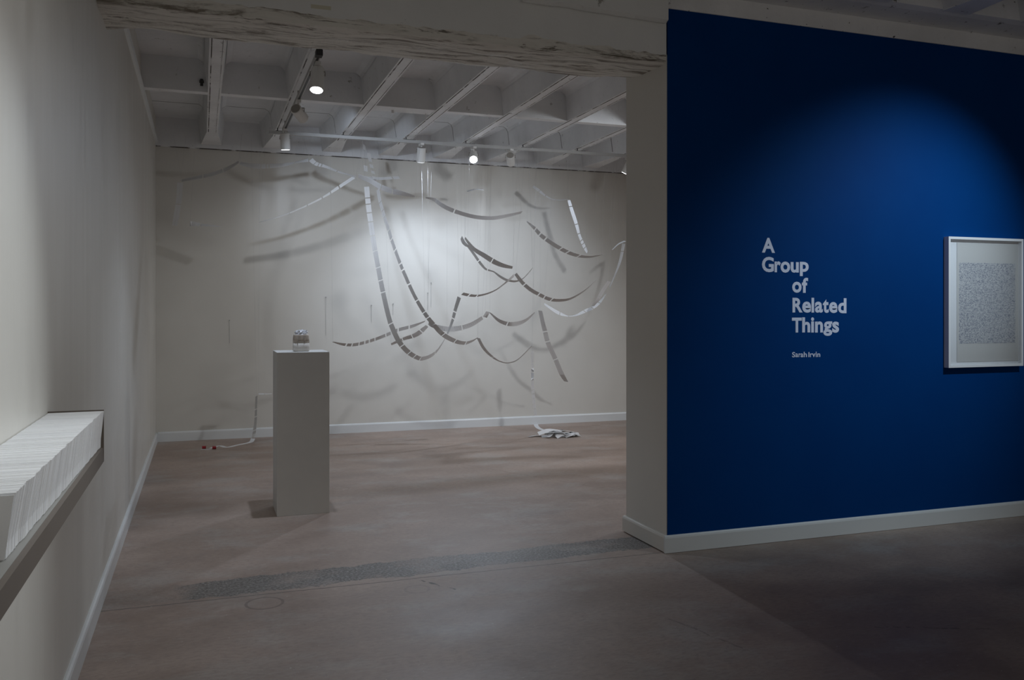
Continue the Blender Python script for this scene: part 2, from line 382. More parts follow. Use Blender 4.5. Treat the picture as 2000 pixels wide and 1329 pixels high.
# ------------------------------------------------------------ plinth and wrapped bundle
pc = floor_at(541, 1010)     # front-left corner
PX0, PY0 = pc.x, pc.y; PW = .352; PH = 1.115
r = empty('display_plinth', (PX0+PW/2, PY0+PW/2, 0), 'tall matt white rectangular plinth standing alone on the concrete floor', 'plinth')
b = MB(); b.box(PX0, PX0+PW, PY0, PY0+PW, .0, PH-.0); part(b, 'plinth_body', M['plinth'], r, bevel=.002)
jc = at(587.5, 690, PY0+.17); jx, jy = jc.x, PY0+.15
r = empty('wrapped_bundle', (jx, jy, PH), 'small squarish bundle of tan and white paper topped with crumpled clear film, on the plinth', 'wrapped package')
def rsq(h, w, nn=28, wob=0, seed=0, p=4.0):
    out = []
    for k in range(nn):
        th = 2*math.pi*k/nn; c, s_ = math.cos(th), math.sin(th)
        q = (abs(c)**p+abs(s_)**p)**(-1/p)
        ww = w*q*(1+wob*noise.noise(Vector((c*2, s_*2, h*20+seed))))
        out.append((jx+ww*c, jy+ww*s_, PH+h))
    return out
def loft(rings, mi=0, cap=True):
    b = MB(); nn = len(rings[0]); fs = []
    for i in range(len(rings)-1):
        for k in range(nn): fs.append((i*nn+k, i*nn+(k+1)%nn, (i+1)*nn+(k+1)%nn, (i+1)*nn+k))
    if cap: fs.append(tuple(range(nn))[::-1]); fs.append(tuple((len(rings)-1)*nn+k for k in range(nn)))
    b.add([v for rg in rings for v in rg], fs, mi); return b
part(loft([rsq(.001, .050), rsq(.006, .056, wob=.05), rsq(.03, .0565, wob=.05), rsq(.060, .0545, wob=.04)]), 'bundle_base', M['pack_white'], r, smooth=True)
part(loft([rsq(.060, .055, wob=.03), rsq(.085, .0535, wob=.04), rsq(.110, .0515, wob=.04), rsq(.118, .049, wob=.03)]), 'paper_wrap', M['pack_brown'], r, smooth=True)
for dx in (-.028, .014):
    b = MB(); b.box(jx+dx, jx+dx+.0015, jy-.0575, jy-.050, PH+.058, PH+.117); part(b, 'wrap_seam', M['ribedge'], r)
rings = []
for i, (h, w) in enumerate(((.117, .042), (.122, .034), (.132, .037), (.142, .034), (.146, .018))):
    rg = []
    for k in range(28):
        th = 2*math.pi*k/28; q = w*(1+.45*noise.noise(Vector((math.cos(th)*4, math.sin(th)*4, i*2.7))))
        rg.append((jx+q*math.cos(th)*1.1, jy+q*math.sin(th), PH+h+.014*noise.noise(Vector((math.cos(th)*4, math.sin(th)*4, i*2+9)))))
    rings.append(rg)
part(loft(rings), 'crumpled_film', M['film'], r)

# ------------------------------------------------------------ ledge with packed sheets
YA, YZ = 1.74, 3.10
XF = -.300
r = empty('wall_ledge', (XL, 2.0, .92), 'narrow grey ledge with a dark front edge fixed along the left wall', 'shelf')
b = MB(); b.box(XL, XF-.0125, .35, YZ, .9355, .957, 0); part(b, 'ledge_board', M['shelf'], r)
b = MB(); b.prism_y([(XF-.012, .957), (XF, .957), (XF+.002, .912), (XF-.012, .912)], .35, YZ+.004); b.box(XL, XF-.012, .35, YZ, .912, .9345)
part(b, 'front_lip', M['ledgedark'], r)
b = MB(); b.box(XL, XF+.002, YZ, YZ+.006, .913, 1.079); part(b, 'end_plate', M['ledgedark'], r)
# packed sheets : fine zigzag block
b = MB(); y = YA+.02; pts = []
while y < YZ-.003:
    f = (y-YA)/(YZ-YA); j = random.uniform(-.0011, .0011)+.0035*noise.noise(Vector((y*18, 0, 0)))
    xt = -.312+.013*f+j; xb = -.328+.020*f+j*.6
    zt = 1.076+.0012*noise.noise(Vector((y*30, 5, 0)))+random.uniform(-.0006, .0006)
    pts.append((y, xt, xb, zt)); y += random.uniform(.0016, .0034)
prev = None
for i in range(len(pts)-1):
    y, xt, xb, zt = pts[i]; y2 = pts[i+1][0]
    prof = [(XL+.003, .959), (xb, .959), (xb+.0006, .985), (xt, zt), (XL+.003, zt-.001)]
    n = len(prof)
    b.add([(x, y, z) for x, z in prof]+[(x, y2-.0001, z) for x, z in prof],
          [(k, (k+1)%n, n+(k+1)%n, n+k) for k in range(n)]+[tuple(range(n))[::-1], tuple(range(n, 2*n))])
o = b.build('packed_paper_sheets', M['stack']); tag(o, 'long tight row of white paper sheets standing on edge on the wall ledge', 'paper', kind='stuff')
r = empty('front_paper_sheet', (-.39, YA+.012, .959), 'nearest white sheet of the row on the ledge, with a thin drawn outline', 'paper')
b = MB(); b.hexa([(XL+.003, YA+.012, .959), (-.328, YA+.012, .959), (-.328, YA+.0135, .959), (XL+.003, YA+.0135, .959)],
                 [(XL+.003, YA+.006, 1.074), (-.312, YA+.006, 1.074), (-.312, YA+.0075, 1.074), (XL+.003, YA+.0075, 1.074)])
part(b, 'sheet', M['sheet'], r)
b = MB()
def onsheet(x, z): return (x, YA+.012-(z-.959)/.115*.006-.0006, z)
b.tube([onsheet(-.348, 1.040), onsheet(-.338, 1.040), onsheet(-.343, .985)], .0005, 4); b.tube([onsheet(-.348, 1.040), onsheet(-.44, 1.040)], .0005, 4)
part(b, 'drawn_outline', M['line'], r)
b = MB(); b.hexa([(XL+.003, YA-.050, .959), (-.345, YA-.050, .959), (-.345, YA-.049, .959), (XL+.003, YA-.049, .959)],
                 [(XL+.003, YA+.004, 1.05), (-.40, YA+.004, 1.05), (-.40, YA+.005, 1.05), (XL+.003, YA+.005, 1.05)])
o = b.build('leaning_paper_sheet', M['sheet']); tag(o, 'white sheet leaning at a slant against the near end of the paper row', 'paper')

# ------------------------------------------------------------ framed drawing
p0 = at(1852, 720, YF); 
fx0 = at(1853, 600, YF-.04).x; fz0 = at(1853, 719, YF-.04).z; fz1 = at(1853, 462, YF-.04).z
fx1 = at(1999, 600, YF-.04).x; FW = fx1-fx0
r = empty('framed_drawing', ((fx0+fx1)/2, YF, fz0), 'white framed sheet of dense blue grey handwriting hung on the blue wall', 'framed picture')
ft = .016
b = MB()
b.box(fx0, fx0+ft, YF-.04, YF-.001, fz0, fz1); b.box(fx1-ft, fx1, YF-.04, YF-.001, fz0, fz1)
b.box(fx0+ft, fx1-ft, YF-.04, YF-.001, fz0, fz0+ft); b.box(fx0+ft, fx1-ft, YF-.04, YF-.001, fz1-ft, fz1)
part(b, 'frame', M['frame'], r)
b = MB(); b.box(fx0+ft, fx1-ft, YF-.012, YF-.002, fz0+ft, fz1-ft); part(b, 'mount_board', M['mount'], r)
px0 = at(1869, 600, YF-.014).x; px1 = at(1989, 600, YF-.014).x; pz0 = at(1930, 706, YF-.014).z; pz1 = at(1930, 476, YF-.014).z
b = MB(); b.box(px0, px1, YF-.0155, YF-.0125, pz0, pz1); part(b, 'drawing_sheet', M['artpaper'], r)
tx0 = at(1873, 600, YF-.016).x; tx1 = at(1983, 600, YF-.016).x; tz0 = at(1930, 671, YF-.016).z; tz1 = at(1930, 514, YF-.016).z
b = MB(); b.box(tx0, tx1, YF-.0163, YF-.0157, tz0, tz1); part(b, 'handwriting_block', M['ink'], r)
b = MB(); b.box(fx0+ft, fx1-ft, YF-.030, YF-.028, fz0+ft, fz1-ft); part(b, 'glazing', M['glass'], r)

# ------------------------------------------------------------ wall lettering
def glyph(ch, off=0.0):
    cu = bpy.data.curves.new('g', 'FONT'); cu.body = ch; cu.size = 1; cu.offset = off; cu.extrude = .0; cu.resolution_u = 4
    o = bpy.data.objects.new('g', cu); COL.objects.link(o)
    dg = bpy.context.evaluated_depsgraph_get(); me = bpy.data.meshes.new_from_object(o.evaluated_get(dg))
    bpy.data.objects.remove(o); return me
def place_letter(ch, pxa, pxb, zt, zb, parent, off=.032, name='letter'):
    me = glyph(ch, off); me.name = name
    xs_ = [v.co.x for v in me.vertices]; ys_ = [v.co.y for v in me.vertices]
    a, c = min(xs_), max(xs_); lo, hi = min(ys_), max(ys_)
    X0 = at(pxa, 600, YF).x; X1 = at(pxb, 600, YF).x
    bm = bmesh.new(); bm.from_mesh(me)
    for v in bm.verts:
        u = (v.co.x-a)/(c-a); w_ = (v.co.y-lo)/(hi-lo)
        v.co = Vector((X0+(X1-X0)*u, YF-.0012, zb+(zt-zb)*w_))-parent.location - (parent.parent.location if parent.parent else Vector())
    ext = bmesh.ops.extrude_face_region(bm, geom=bm.faces[:])
    for g in ext['geom']:
        if isinstance(g, bmesh.types.BMVert): g.co.y += .001
    bmesh.ops.recalc_face_normals(bm, faces=bm.faces); bm.to_mesh(me); bm.free()
    me.materials.clear(); me.materials.append(M['letter'])
    for p_ in me.polygons: p_.use_smooth = False; p_.material_index = 0
    o = bpy.data.objects.new(name, me); COL.objects.link(o); o.parent = parent; return o
root = empty('wall_title', (at(1570, 600, YF).x, YF, at(1570, 650, YF).z), 'large pale title lettering in five stepped lines on the blue wall', 'lettering')
CS = 1139/240.0     # zoom factor of the crop the letter boxes were measured in
def cz(px, py): return at(px, py, YF).z
lines = [
 ([('A', 133, 253, 118, 256)]),
 ([('G', 133, 243, 294, 436), ('r', 250, 307, 336, 437), ('o', 305, 394, 338, 441), ('u', 399, 474, 343, 441), ('p', 484, 566, 341, 473)]),
 ([('o', 413, 500, 525, 627), ('f', 503, 560, 488, 628)]),
 ([('R', 416, 510, 674, 810), ('e', 506, 588, 709, 812), ('l', 592, 616, 674, 811), ('a', 624, 697, 710, 812), ('t', 697, 752, 688, 814), ('e', 755, 832, 713, 815), ('d', 838, 916, 678, 817)]),
 ([('T', 411, 502, 858, 996), ('h', 506, 580, 855, 995), ('i', 588, 616, 855, 996), ('n', 625, 698, 893, 996), ('g', 702, 784, 893, 1027), ('s', 784, 847, 895, 998)]),
]
for ln_ in lines:
    e = bpy.data.objects.new('title_line', None); COL.objects.link(e); e.parent = root; e.empty_display_size = .02
    for ch, a_, c_, t_, b_ in ln_:
        xm = 1460+(a_+c_)/2/CS
        place_letter(ch, 1460+a_/CS, 1460+c_/CS, cz(xm, 440+t_/CS), cz(xm, 440+b_/CS), e)
root = empty('wall_credit', (at(1573, 600, YF).x, YF, at(1573, 698, YF).z), 'small pale two-word credit line below the title on the blue wall', 'lettering')
def zz_(x, y): return cz(1460+x/CS, 440+y/CS)
cl = [('S', 412, 441, 1177, 1226), ('a', 443, 468, 1190, 1225), ('r', 472, 491, 1190, 1224), ('a', 491, 516, 1190, 1225), ('h', 520, 549, 1175, 1224),
      ('I', 563, 573, 1178, 1224), ('r', 579, 599, 1190, 1224), ('v', 598, 628, 1190, 1224), ('i', 631, 640, 1174, 1224), ('n', 646, 673, 1190, 1223)]
for ch, a_, c_, t_, b_ in cl:
    place_letter(ch, 1460+a_/CS, 1460+c_/CS, zz_((a_+c_)/2, t_), zz_((a_+c_)/2, b_), root, off=.02)

# ------------------------------------------------------------ track lighting
def aimed(loc, tgt):
    d = (Vector(tgt)-Vector(loc)).normalized(); return d
def lamp(hang, d, label, group, lens, length=.15, rad=.044, name='track_spotlight'):
    """hang: point under the track; d: direction of the beam"""
    hang = Vector(hang); d = Vector(d).normalized()
    r = empty(name, hang, label, 'spotlight', group)
    b = MB(); b.box(hang.x-.018, hang.x+.018, hang.y-.05, hang.y+.05, hang.z-.004, hang.z+.018); b.tube([hang, hang-Vector((0, 0, .045))], .008, 8)
    part(b, 'track_adapter', M['lamp'], r)
    c = hang-Vector((0, 0, .075)); back = c-d*length*.35; front = c+d*length*.65
    sd = d.cross(Vector((0, 0, 1)));
    if sd.length < .05: sd = Vector((1, 0, 0))
    sd.normalize()
    b = MB(); b.tube([hang-Vector((0, 0, .04)), hang-Vector((0, 0, .045))+sd*(rad+.006), c+sd*(rad+.006)], .005, 6)
    b.tube([hang-Vector((0, 0, .04)), hang-Vector((0, 0, .045))-sd*(rad+.006), c-sd*(rad+.006)], .005, 6)
    part(b, 'yoke', M['lampback'], r)
    b = MB(); b.tube([back, back+d*.006, front-d*.002, front], [rad*.93, rad, rad, rad*.97], 28); part(b, 'lamp_body', M['lamp'], r)
    b = MB(); b.tube([back-d*.003, back-d*.0005], [rad*.82, rad*.86], 24); part(b, 'back_cap', M['lampback'], r)
    b = MB(); b.tube([front+d*.0005, front+d*.003], rad*.86, 28); part(b, 'lens', M[lens], r)
    return front+d*.02
def spot(name, loc, tgt, power, angle, blend=.8, col=(.86, .92, 1), size=.03):
    l = bpy.data.lights.new(name, 'SPOT'); l.energy = power; l.spot_size = math.radians(angle); l.spot_blend = blend; l.color = col; l.shadow_soft_size = size
    o = bpy.data.objects.new(name, l); COL.objects.link(o); o.location = loc
    o.rotation_euler = (Vector(tgt)-Vector(loc)).to_track_quat('-Z', 'Y').to_euler(); return o
ZT = 3.115
# track running into the room, under the second rib
b_ = .743
r = empty('lighting_track', (b_, 7.2, ZT), 'short track fixed along the rib, running into the room', 'lighting track')
b = MB(); b.box(b_-.016, b_+.016, 5.98, 8.62, ZT, ZT+.032); part(b, 'rail', M['rail'], r)
b = MB(); b.box(b_-.008, b_+.008, 6.0, 8.6, ZT-.0015, ZT+.002); part(b, 'slot', M['black'], r)
for yy in (6.0, 7.3, 8.5):
    b = MB(); b.tube([(b_, yy, ZT+.03), (b_, yy, ZR-.004)], .006, 8); part(b, 'mount', M['lampback'], r)
b = MB(); b.box(b_-.022, b_+.022, 5.93, 6.0, ZT-.006, ZT+.034); b.tube([(b_+.0, 5.95, ZT+.04), (b_+.02, 5.94, ZR-.005)], .018, 8); part(b, 'feed_connector', M['black'], r)
YT = 8.86; ZT2 = 3.135
r = empty('lighting_track', (3.6, YT, ZT2), 'long track crossing the room under the ribs, parallel to the rear wall', 'lighting track')
b = MB(); b.box(.62, 7.6, YT-.016, YT+.016, ZT2, ZT2+.03); part(b, 'rail', M['rail'], r)
for xx in xs[1:12]:
    b = MB(); b.box(xx-.06, xx+.06, YT-.006, YT+.006, ZT2+.030, ZT2+.036); b.tube([(xx-.04, YT, ZT2+.03), (xx-.04, YT, ZR-.004)], .005, 6)
    part(b, 'mount_clip', M['black'], r)
g = 'track spotlights in the far room'
def hang_at(px, Y, z):
    return Vector((at(px, 600, Y).x, Y, z))
hA = Vector((b_, 6.14, ZT-.018))
fA = lamp(hA+Vector((.012, 0, 0)), (-.10, -.30, -.95), 'bright lit white spotlight nearest the beam, above the plinth', g, 'lens_on', .17, .046)
hB = Vector((b_, 7.30, ZT-.018))
fB = lamp(hB, (.47, .82, -.30), 'white spotlight seen from its back, middle of the short track', g, 'lens_dim', .16, .045)
hC = Vector((b_, 8.50, ZT-.018))
fC = lamp(hC, (.06, .12, -1), 'white spotlight pointing straight down at the rear end of the short track', g, 'lens_dim', .15, .045)
hD = hang_at(823, YT, ZT2-.018)
fD = lamp(hD, (.02, .38, -.95), 'first white spotlight from the left on the long cross track', g, 'lens_dim', .15, .045)
hE = hang_at(925, YT, ZT2-.018)
fE = lamp(hE, (-.25, -.78, -.58), 'bright lit spotlight on the long track, its lens facing the viewer', g, 'lens_on', .14, .044)
hF = hang_at(997, YT, ZT2-.018)
fF = lamp(hF, (.35, .85, -.45), 'spotlight seen from its back, right of the lit one on the long track', g, 'lens_dim', .15, .045)
hG = hang_at(1228, YT, ZT2-.018)
fG = lamp(hG, (-.35, .30, -.9), 'spotlight half hidden by the dividing wall, right end of the long track', g, 'lens_dim', .15, .045)

COOL = (.72, .83, 1.0); WARM = (1.0, .93, .82)
spot('light_plinth', fA, (.72, 5.6, 0), 75, 100, 1, COOL, .02)
spot('light_far_b', fB, (2.15, YB, 2.1), 68, 76, 1, COOL, .045)
spot('light_far_c', fC, (1.1, 9.2, 1.5), 22, 140, 1, (.90, .94, 1))
spot('light_far_d', fD, (2.55, YB, 1.05), 92, 98, 1, COOL, .03)
spot('light_far_e', fE, (1.6, 6.2, 0), 95, 110, 1, COOL)
spot('light_far_f', fF, (3.4, YB, 1.1), 26, 105, 1, COOL, .03)
spot('light_far_g', fG, (3.2, YB, 1.0), 15, 110, 1, COOL, .03)
spot('light_far_h', (6.3, 8.85, 3.0), (1.1, 4.3, 0), 55, 50, 1, COOL)
spot('fill_far_i', (6.9, 6.4, 3.0), (5.2, 6.8, 0), 190, 125, 1, (.95, .96, 1), .1)  # added fill with no fitting, raises the far room by floor bounce
spot('fill_far_j', (4.2, 6.2, 3.0), (2.6, YB, .1), 140, 104, 1, (.90, .94, 1), .1)  # unseen fill added to lift the lower rear wall
spot('light_near_blue', (4.85, 2.75, 2.95), (4.22, YF, 1.50), 138, 74, 1, (.72, .88, 1), .03)
spot('light_near_ledge', (1.05, 3.0, 3.05), (-.33, 2.08, .80), 138, 54, 1, (.88, .95, 1), .03)
spot('fill_near_wall', (1.25, .9, 3.1), (-.46, 3.1, .8), 72, 76, 1, (1, .97, .92), .06)  # extra out-of-view spot, added to brighten the lower left wall

# ------------------------------------------------------------ hanging paper strips
def catmull(P, n):
    out = []; m_ = len(P)
    for i in range(m_-1):
        p0 = P[max(i-1, 0)]; p1 = P[i]; p2 = P[i+1]; p3 = P[min(i+2, m_-1)]
        for k in range(n):
            t_ = k/n
            out.append([.5*((2*b1)+(-a0+c1)*t_+(2*a0-5*b1+4*c1-d1)*t_*t_+(-a0+3*b1-3*c1+d1)*t_**3) for a0, b1, c1, d1 in zip(p0, p1, p2, p3)])
    out.append(list(P[-1])); return out
CAM = Vector((0, 0, H))
def strip(label, pts, Ys, seg=(.12, .3), gap=.010, face=1, threads=2, cuts=None, seed=0, name='paper_strip', cat='paper strip', wd=W, group='hanging paper strips'):
    """pts: (px, py, visible width); Ys: distance profile (list spread evenly along the strip)"""
    rnd = random.Random(seed+len(pts)*13+int(pts[0][0]))
    n = len(pts); P = []
    for i, (a_, c_, w_) in enumerate(pts):
        u = i/(n-1)*(len(Ys)-1); j = min(int(u), len(Ys)-2); Y = Ys[j]+(Ys[j+1]-Ys[j])*(u-j)
        v = at(a_, c_, Y); P.append((v.x, v.y, v.z, w_*depth(v)/F))
    S = catmull(P, 14); pos = [Vector(s[:3]) for s in S]; vis = [s[3] for s in S]
    L = [0]
    for i in range(1, len(pos)): L.append(L[-1]+(pos[i]-pos[i-1]).length)
    tot = L[-1]; WV = []; prev = None
    for i in range(len(pos)):
        T = (pos[min(i+1, len(pos)-1)]-pos[max(i-1, 0)]).normalized(); V = (pos[i]-CAM).normalized()
        Pp = T.cross(V).normalized()
        if prev and Pp.dot(prev) < 0: Pp = -Pp
        prev = Pp
        D = Pp.cross(T).normalized()
        if D.dot(V) < 0: D = -D
        c_ = max(.08, min(1, vis[i]/wd)); s_ = math.sqrt(1-c_*c_)
        # orient the depth lean so that the strip shows its upper (face=1) or lower (face=-1) side
        up_ = Pp if Pp.z >= 0 else -Pp
        w_ = up_*c_+D*s_*face
        if WV and w_.dot(WV[-1]) < 0: w_ = -w_
        WV.append(w_.normalized())
    mid = pos[len(pos)//2]
    root = empty(name, (mid.x, mid.y, max(0.0, min(p.z for p in pos))), label, cat, group)
    root.location = (mid.x, mid.y, max(0.0, min(p.z for p in pos)))
    # cuts
    if cuts is None:
        cuts = []; s0 = rnd.uniform(*seg)
        while s0 < tot-.05: cuts.append(s0/tot); s0 += rnd.choice([rnd.uniform(*seg), rnd.uniform(seg[0]*.5, seg[0])])
    bounds = [0]+[c_*tot for c_ in cuts]+[tot]
    def sample(s):
        for i in range(len(L)-1):
            if L[i+1] >= s: break
        f = 0 if L[i+1] == L[i] else max(0, min(1, (s-L[i])/(L[i+1]-L[i])))
        return pos[i].lerp(pos[i+1], f), WV[i].lerp(WV[i+1], f).normalized(), (pos[i+1]-pos[i]).normalized()
    for q in range(len(bounds)-1):
        g_ = gap*rnd.uniform(.6, 1.4)
        a_ = bounds[q]+(g_/2 if q else 0); c_ = bounds[q+1]-(g_/2 if q < len(bounds)-2 else 0)
        if c_-a_ < .008: continue
        k_ = max(2, int((c_-a_)/.02)); vs = []
        for i in range(k_+1):
            p, w_, T = sample(a_+(c_-a_)*i/k_); nn = T.cross(w_).normalized()*.0004; hw = w_*wd/2
            vs += [p-hw-nn, p+hw-nn, p+hw+nn, p-hw+nn]
        fs = [(0, 1, 2, 3), tuple(k_*4+i for i in (3, 2, 1, 0))]
        for i in range(k_):
            for e in range(4): fs.append((i*4+e, i*4+(e+1)%4, (i+1)*4+(e+1)%4, (i+1)*4+e))
        b = MB(); b.add(vs, fs); part(b, 'paper_segment', M['paper'], root, smooth=False)
    # joining thread along the back of the strip
    b = MB(); st_ = [sample(tot*i/40) for i in range(41)]
    b.tube([p for p, w_, T in st_], .0007, 4); part(b, 'joining_thread', M['thread'], root)
    if threads:
        ids = [0, len(pos)-1] if threads == 2 else ([0, len(pos)//2, len(pos)-1] if threads == 3 else ([0] if threads == 1 else [len(pos)-1]))
        for i in ids:
            p = pos[i]; 
            b = MB(); topp = Vector((p.x+rnd.uniform(-.10, .10), p.y+rnd.uniform(-.1, .05), ZR-.002))
            b.tube([p, topp], .00045, 4); part(b, 'hanging_thread', M['thread'], root)
    return root

strip('dim short strip hanging almost vertically near the left corner of the rear wall', [(351.5,357,10),(350,385,10),(346,413,10),(341,441,9.5)], [9.55, 9.5], threads=1, cuts=[.5])
strip('dim strip curving up from the left corner toward the ceiling', [(355,353,5),(390,346,6.5),(420,339,7),(445,329,6.5),(466,317,4)], [9.5, 9.3], cuts=[.35,.7])
strip('pale sagging strip at top left just below the ceiling line', [(469,319,6),(492,324,9),(520,325,8.5),(555,322,6),(580,317,3),(602,313,6)], [9.35, 9.2], cuts=[.30,.38,.42,.8], face=1)
strip('bright strip descending rightward from the peak at top left', [(607,312,9),(617,320,7.5),(637,326,5),(662,336,3),(695,345,1.3)], [9.25, 9.15], cuts=[.12,.2,.26,.6])
strip('thin strip sweeping down to the left from the crossing point', [(692,346,6),(660,367,5.5),(632,385,3.2),(592,405,2.4),(550,422,2),(505,435,1.2)], [9.15, 9.45], threads=2, gap=.012, cuts=[.17,.27,.36,.52,.7])
strip('short faint strip end near the left side of the rear wall', [(371,437,10),(390,439,6),(410,441,3),(432,443,1.2)], [9.6, 9.5], threads=1, cuts=[.33])
strip('short bright top end of the longest hanging loop, against the ceiling', [(711,283,4),(712.5,300,5),(713.5,318,7),(714.5,335,7)], [9.3, 9.25], gap=.085, cuts=[.35,.68], threads=1)
strip('longest loop of paper strip, reaching the lowest point of all beside the plinth',
  [(716,365,10),(718,387,10),(721,413,10),(726,448,10),(730,475,9.5),(735,503,9),(746,561,9),(759,619,9),(767,642,9.5),(779,667,9.5),(796,687,9.5),(815,699,8.5),(827,700.5,7.5),(842,695,6),(854,685,3.5),(863,672,2),(873,655,1.2)],
  [9.25, 9.05, 8.72, 8.6, 8.72, 8.85], gap=.010, cuts=[.055,.085,.125,.165,.23,.31,.385,.44,.49,.62,.72,.76,.79,.82,.9], face=-1)
strip('straight dark strip rising steeply from the two big loops', [(874,652,3),(883,629,5),(890,603,6.5),(897,581,7.5)], [8.6, 8.5], cuts=[.42,.6], threads=4)
strip('upper segments of the second loop, against the ceiling line', [(720,299,6.5),(724,318,6),(728,335,6),(732,353,6)], [9.3, 9.22], gap=.03, cuts=[.35,.6,.8], threads=1)
strip('second long loop crossing inside the longest one, sweeping down to the right',
  [(738,370,6),(742,393,6),(747,410,6),(751,425,6),(759,449,6),(766,472,6),(777,503,6),(792,540,6.5),(810,579,6.5),(830,613,7.5),(845,632,8),(860,649,9),(875,660,9),(893,668,8),(908,670.5,6.5),(921,667,4),(932,661,1.5)],
  [9.2, 9.0, 8.7, 8.6, 8.7, 8.8], gap=.012, cuts=[.07,.12,.16,.235,.29,.35,.42,.45,.52,.60,.66,.69,.73,.80,.87,.93], face=-1)
strip('short pale horizontal strip at the crossing point near the ceiling', [(711,345,1.2),(721,347.5,4),(745,349,5),(768,347.5,5),(780,347,5)], [9.2, 9.25], cuts=[.8])
strip('wide dim strip sagging right from the crossing point', [(700,344,7),(724,354,9),(745,366,10),(768,374,10),(790,379,8),(810,384,3)], [8.45, 8.3], face=-1, wd=.085, cuts=[.42,.62])
strip('smooth grey crescent strip near the top centre of the rear wall', [(831,386,3),(848,390,6),(860,399,7.5),(881,410,8),(911,420,7.5),(936,425,7.5),(964,426,7.2),(993,421,6),(1019,415,4)], [8.45, 8.35, 8.4], face=-1, wd=.072, cuts=[.30], gap=.012)
strip('tiny twisted strip high on the rear wall', [(912,374,2),(920,372,3),(928,370,2),(944,371,1.2)], [9.4, 9.4], threads=2, cuts=[.5])
strip('segmented grey crescent strip at upper right', [(1029,433,2),(1044,446,6),(1058,461,7.5),(1082,478,7.5),(1107,492,7.5),(1130,500,6),(1153,502,4),(1175,498,1.3)], [8.5, 8.4, 8.5], face=-1, wd=.072, gap=.014, cuts=[.12,.19,.27,.46,.55,.70])
strip('pale strip hanging steeply at upper right', [(1111,391,5.5),(1116.5,410,6.5),(1125,436,6.5),(1132,461,5),(1141,482,6),(1147,493,4)], [9.35, 9.3, 9.35], cuts=[.12,.45,.62,.75,.82,.9])
strip('faint strip near the ceiling at upper right', [(1041,364,4),(1052,372,5),(1063,381,3),(1078,389,1.4),(1095,391,1.2),(1109,389,1.2)], [9.6, 9.5], cuts=[.2,.4])
strip('short curled dark strip end at the centre peak', [(901,464,5),(905,473,7),(911,479,6),(918,482,3)], [8.6, 8.55], face=-1, wd=.075, threads=1, cuts=[])
strip('wide dark strip sloping from the centre peak to the right', [(908,465,3.5),(925,486,7),(945,499,9),(966,512,9.5),(983,519,8),(1001,523,5)], [8.5, 8.35], face=-1, wd=.072, cuts=[.62])
strip('narrow dark strip looping below the centre peak', [(913,479,5),(926,497,5),(938,514,5),(949,526,4),(964,531,2.5),(978,541,4.5),(991,547.5,4.5),(1008,549.5,3.5),(1023,543,2),(1040,524,1.5)], [8.7, 8.6, 8.8], face=-1, cuts=[.2,.33])
strip('thin strip curving up to the right from the steep dark one', [(903,574,5.5),(917,577,5.5),(932,578,4),(951,574,3),(970,565.6,2.3),(989,551,3),(1004,538,5)], [8.5, 8.6], face=-1, gap=.012, cuts=[.12,.26])
strip('dark segmented strip sagging right of centre', [(1007,535,6),(1020,552,7),(1037,566.5,7),(1056,577,7),(1073,584.6,6.5),(1092,587,5.5),(1113,584,4),(1134,573,2.6),(1151,560,2),(1164,547,1.5)], [8.45, 8.35, 8.5], face=-1, wd=.072, gap=.013, cuts=[.13,.29,.35,.42])
strip('broad pale grey sagging strip behind the two big loops', [(837,632,5),(847,637,8),(872,643,10),(897,641.5,9.5),(921,634,8.5),(942,621,7)], [8.9, 8.8], face=-1, cuts=[.6])
strip('small squarish piece between two sagging strips', [(947,620,8),(950,615,8),(953,609,7)], [8.9, 8.88], face=-1, wd=.075, threads=1, cuts=[])
strip('short sagging grey strip at centre right', [(957,611,2),(974,626,6),(993,633,8),(1012,632,8),(1029,624.5,5),(1044,611,2)], [8.85, 8.85], face=-1, cuts=[.4])
strip('bright white sagging strip at the right', [(1063,594,3),(1080,605.5,5.5),(1094,613,6),(1111,618,1.5),(1126,616,3),(1141,609,6),(1156,602,6.5),(1170,592,5),(1183,575,1.3)], [9.3, 9.25, 9.3], face=1, cuts=[.24,.36,.6,.72,.85])
strip('thin white wisp touching the dividing wall edge', [(1221,471,3),(1208,477,2),(1196,488,1.2)], [9.2, 9.2], threads=1, cuts=[])
strip('narrow white strip hanging steeply beside the dividing wall', [(1218,476,6),(1211.5,508.6,5),(1202,535,2.6),(1190.6,562,1.8)], [9.2, 9.25], threads=1, cuts=[.17])
strip('short dark diagonal strip near the dividing wall', [(1190,550,7),(1179,565.6,7),(1168,584.6,6.5),(1158,598,4)], [8.9, 9.1], face=-1, threads=1, cuts=[.6])
strip('long dark strip hanging down steeply at the right', [(1055,607,7.5),(1060,630,8),(1065,650,9),(1071,672,9),(1084,700,9.5),(1096,729,9),(1106,746,6)], [9.15, 9.3, 9.6], face=-1, threads=1, gap=.012, cuts=[.25,.37,.63])
strip('slack thin strip sagging low at centre right', [(934,660.6,5.5),(945.5,681.5,5.5),(961,697,4),(976,706,2.2),(993,709,2),(1012,702,2),(1038.6,676,2.2)], [8.85, 9.1], face=-1, cuts=[.33])
strip('dim segmented strip sagging left of the longest loop', [(650,668,1.5),(670,673,5),(688,674,6),(706,671,6),(733,663,6),(756,654,6.2),(777,645,6.5),(805.6,637.4,6),(830,628,1.5)], [9.0, 9.1], face=-1, gap=.013, cuts=[.14,.2,.27,.33,.38,.44,.56,.62,.7,.82])
strip('mottled strip rising left to right behind the longest loop', [(764,673,4),(789,662,6),(807,656.5,8),(820.5,649,9),(834,637,6)], [9.0, 8.9], face=-1, wd=.072, cuts=[.3,.55,.8])
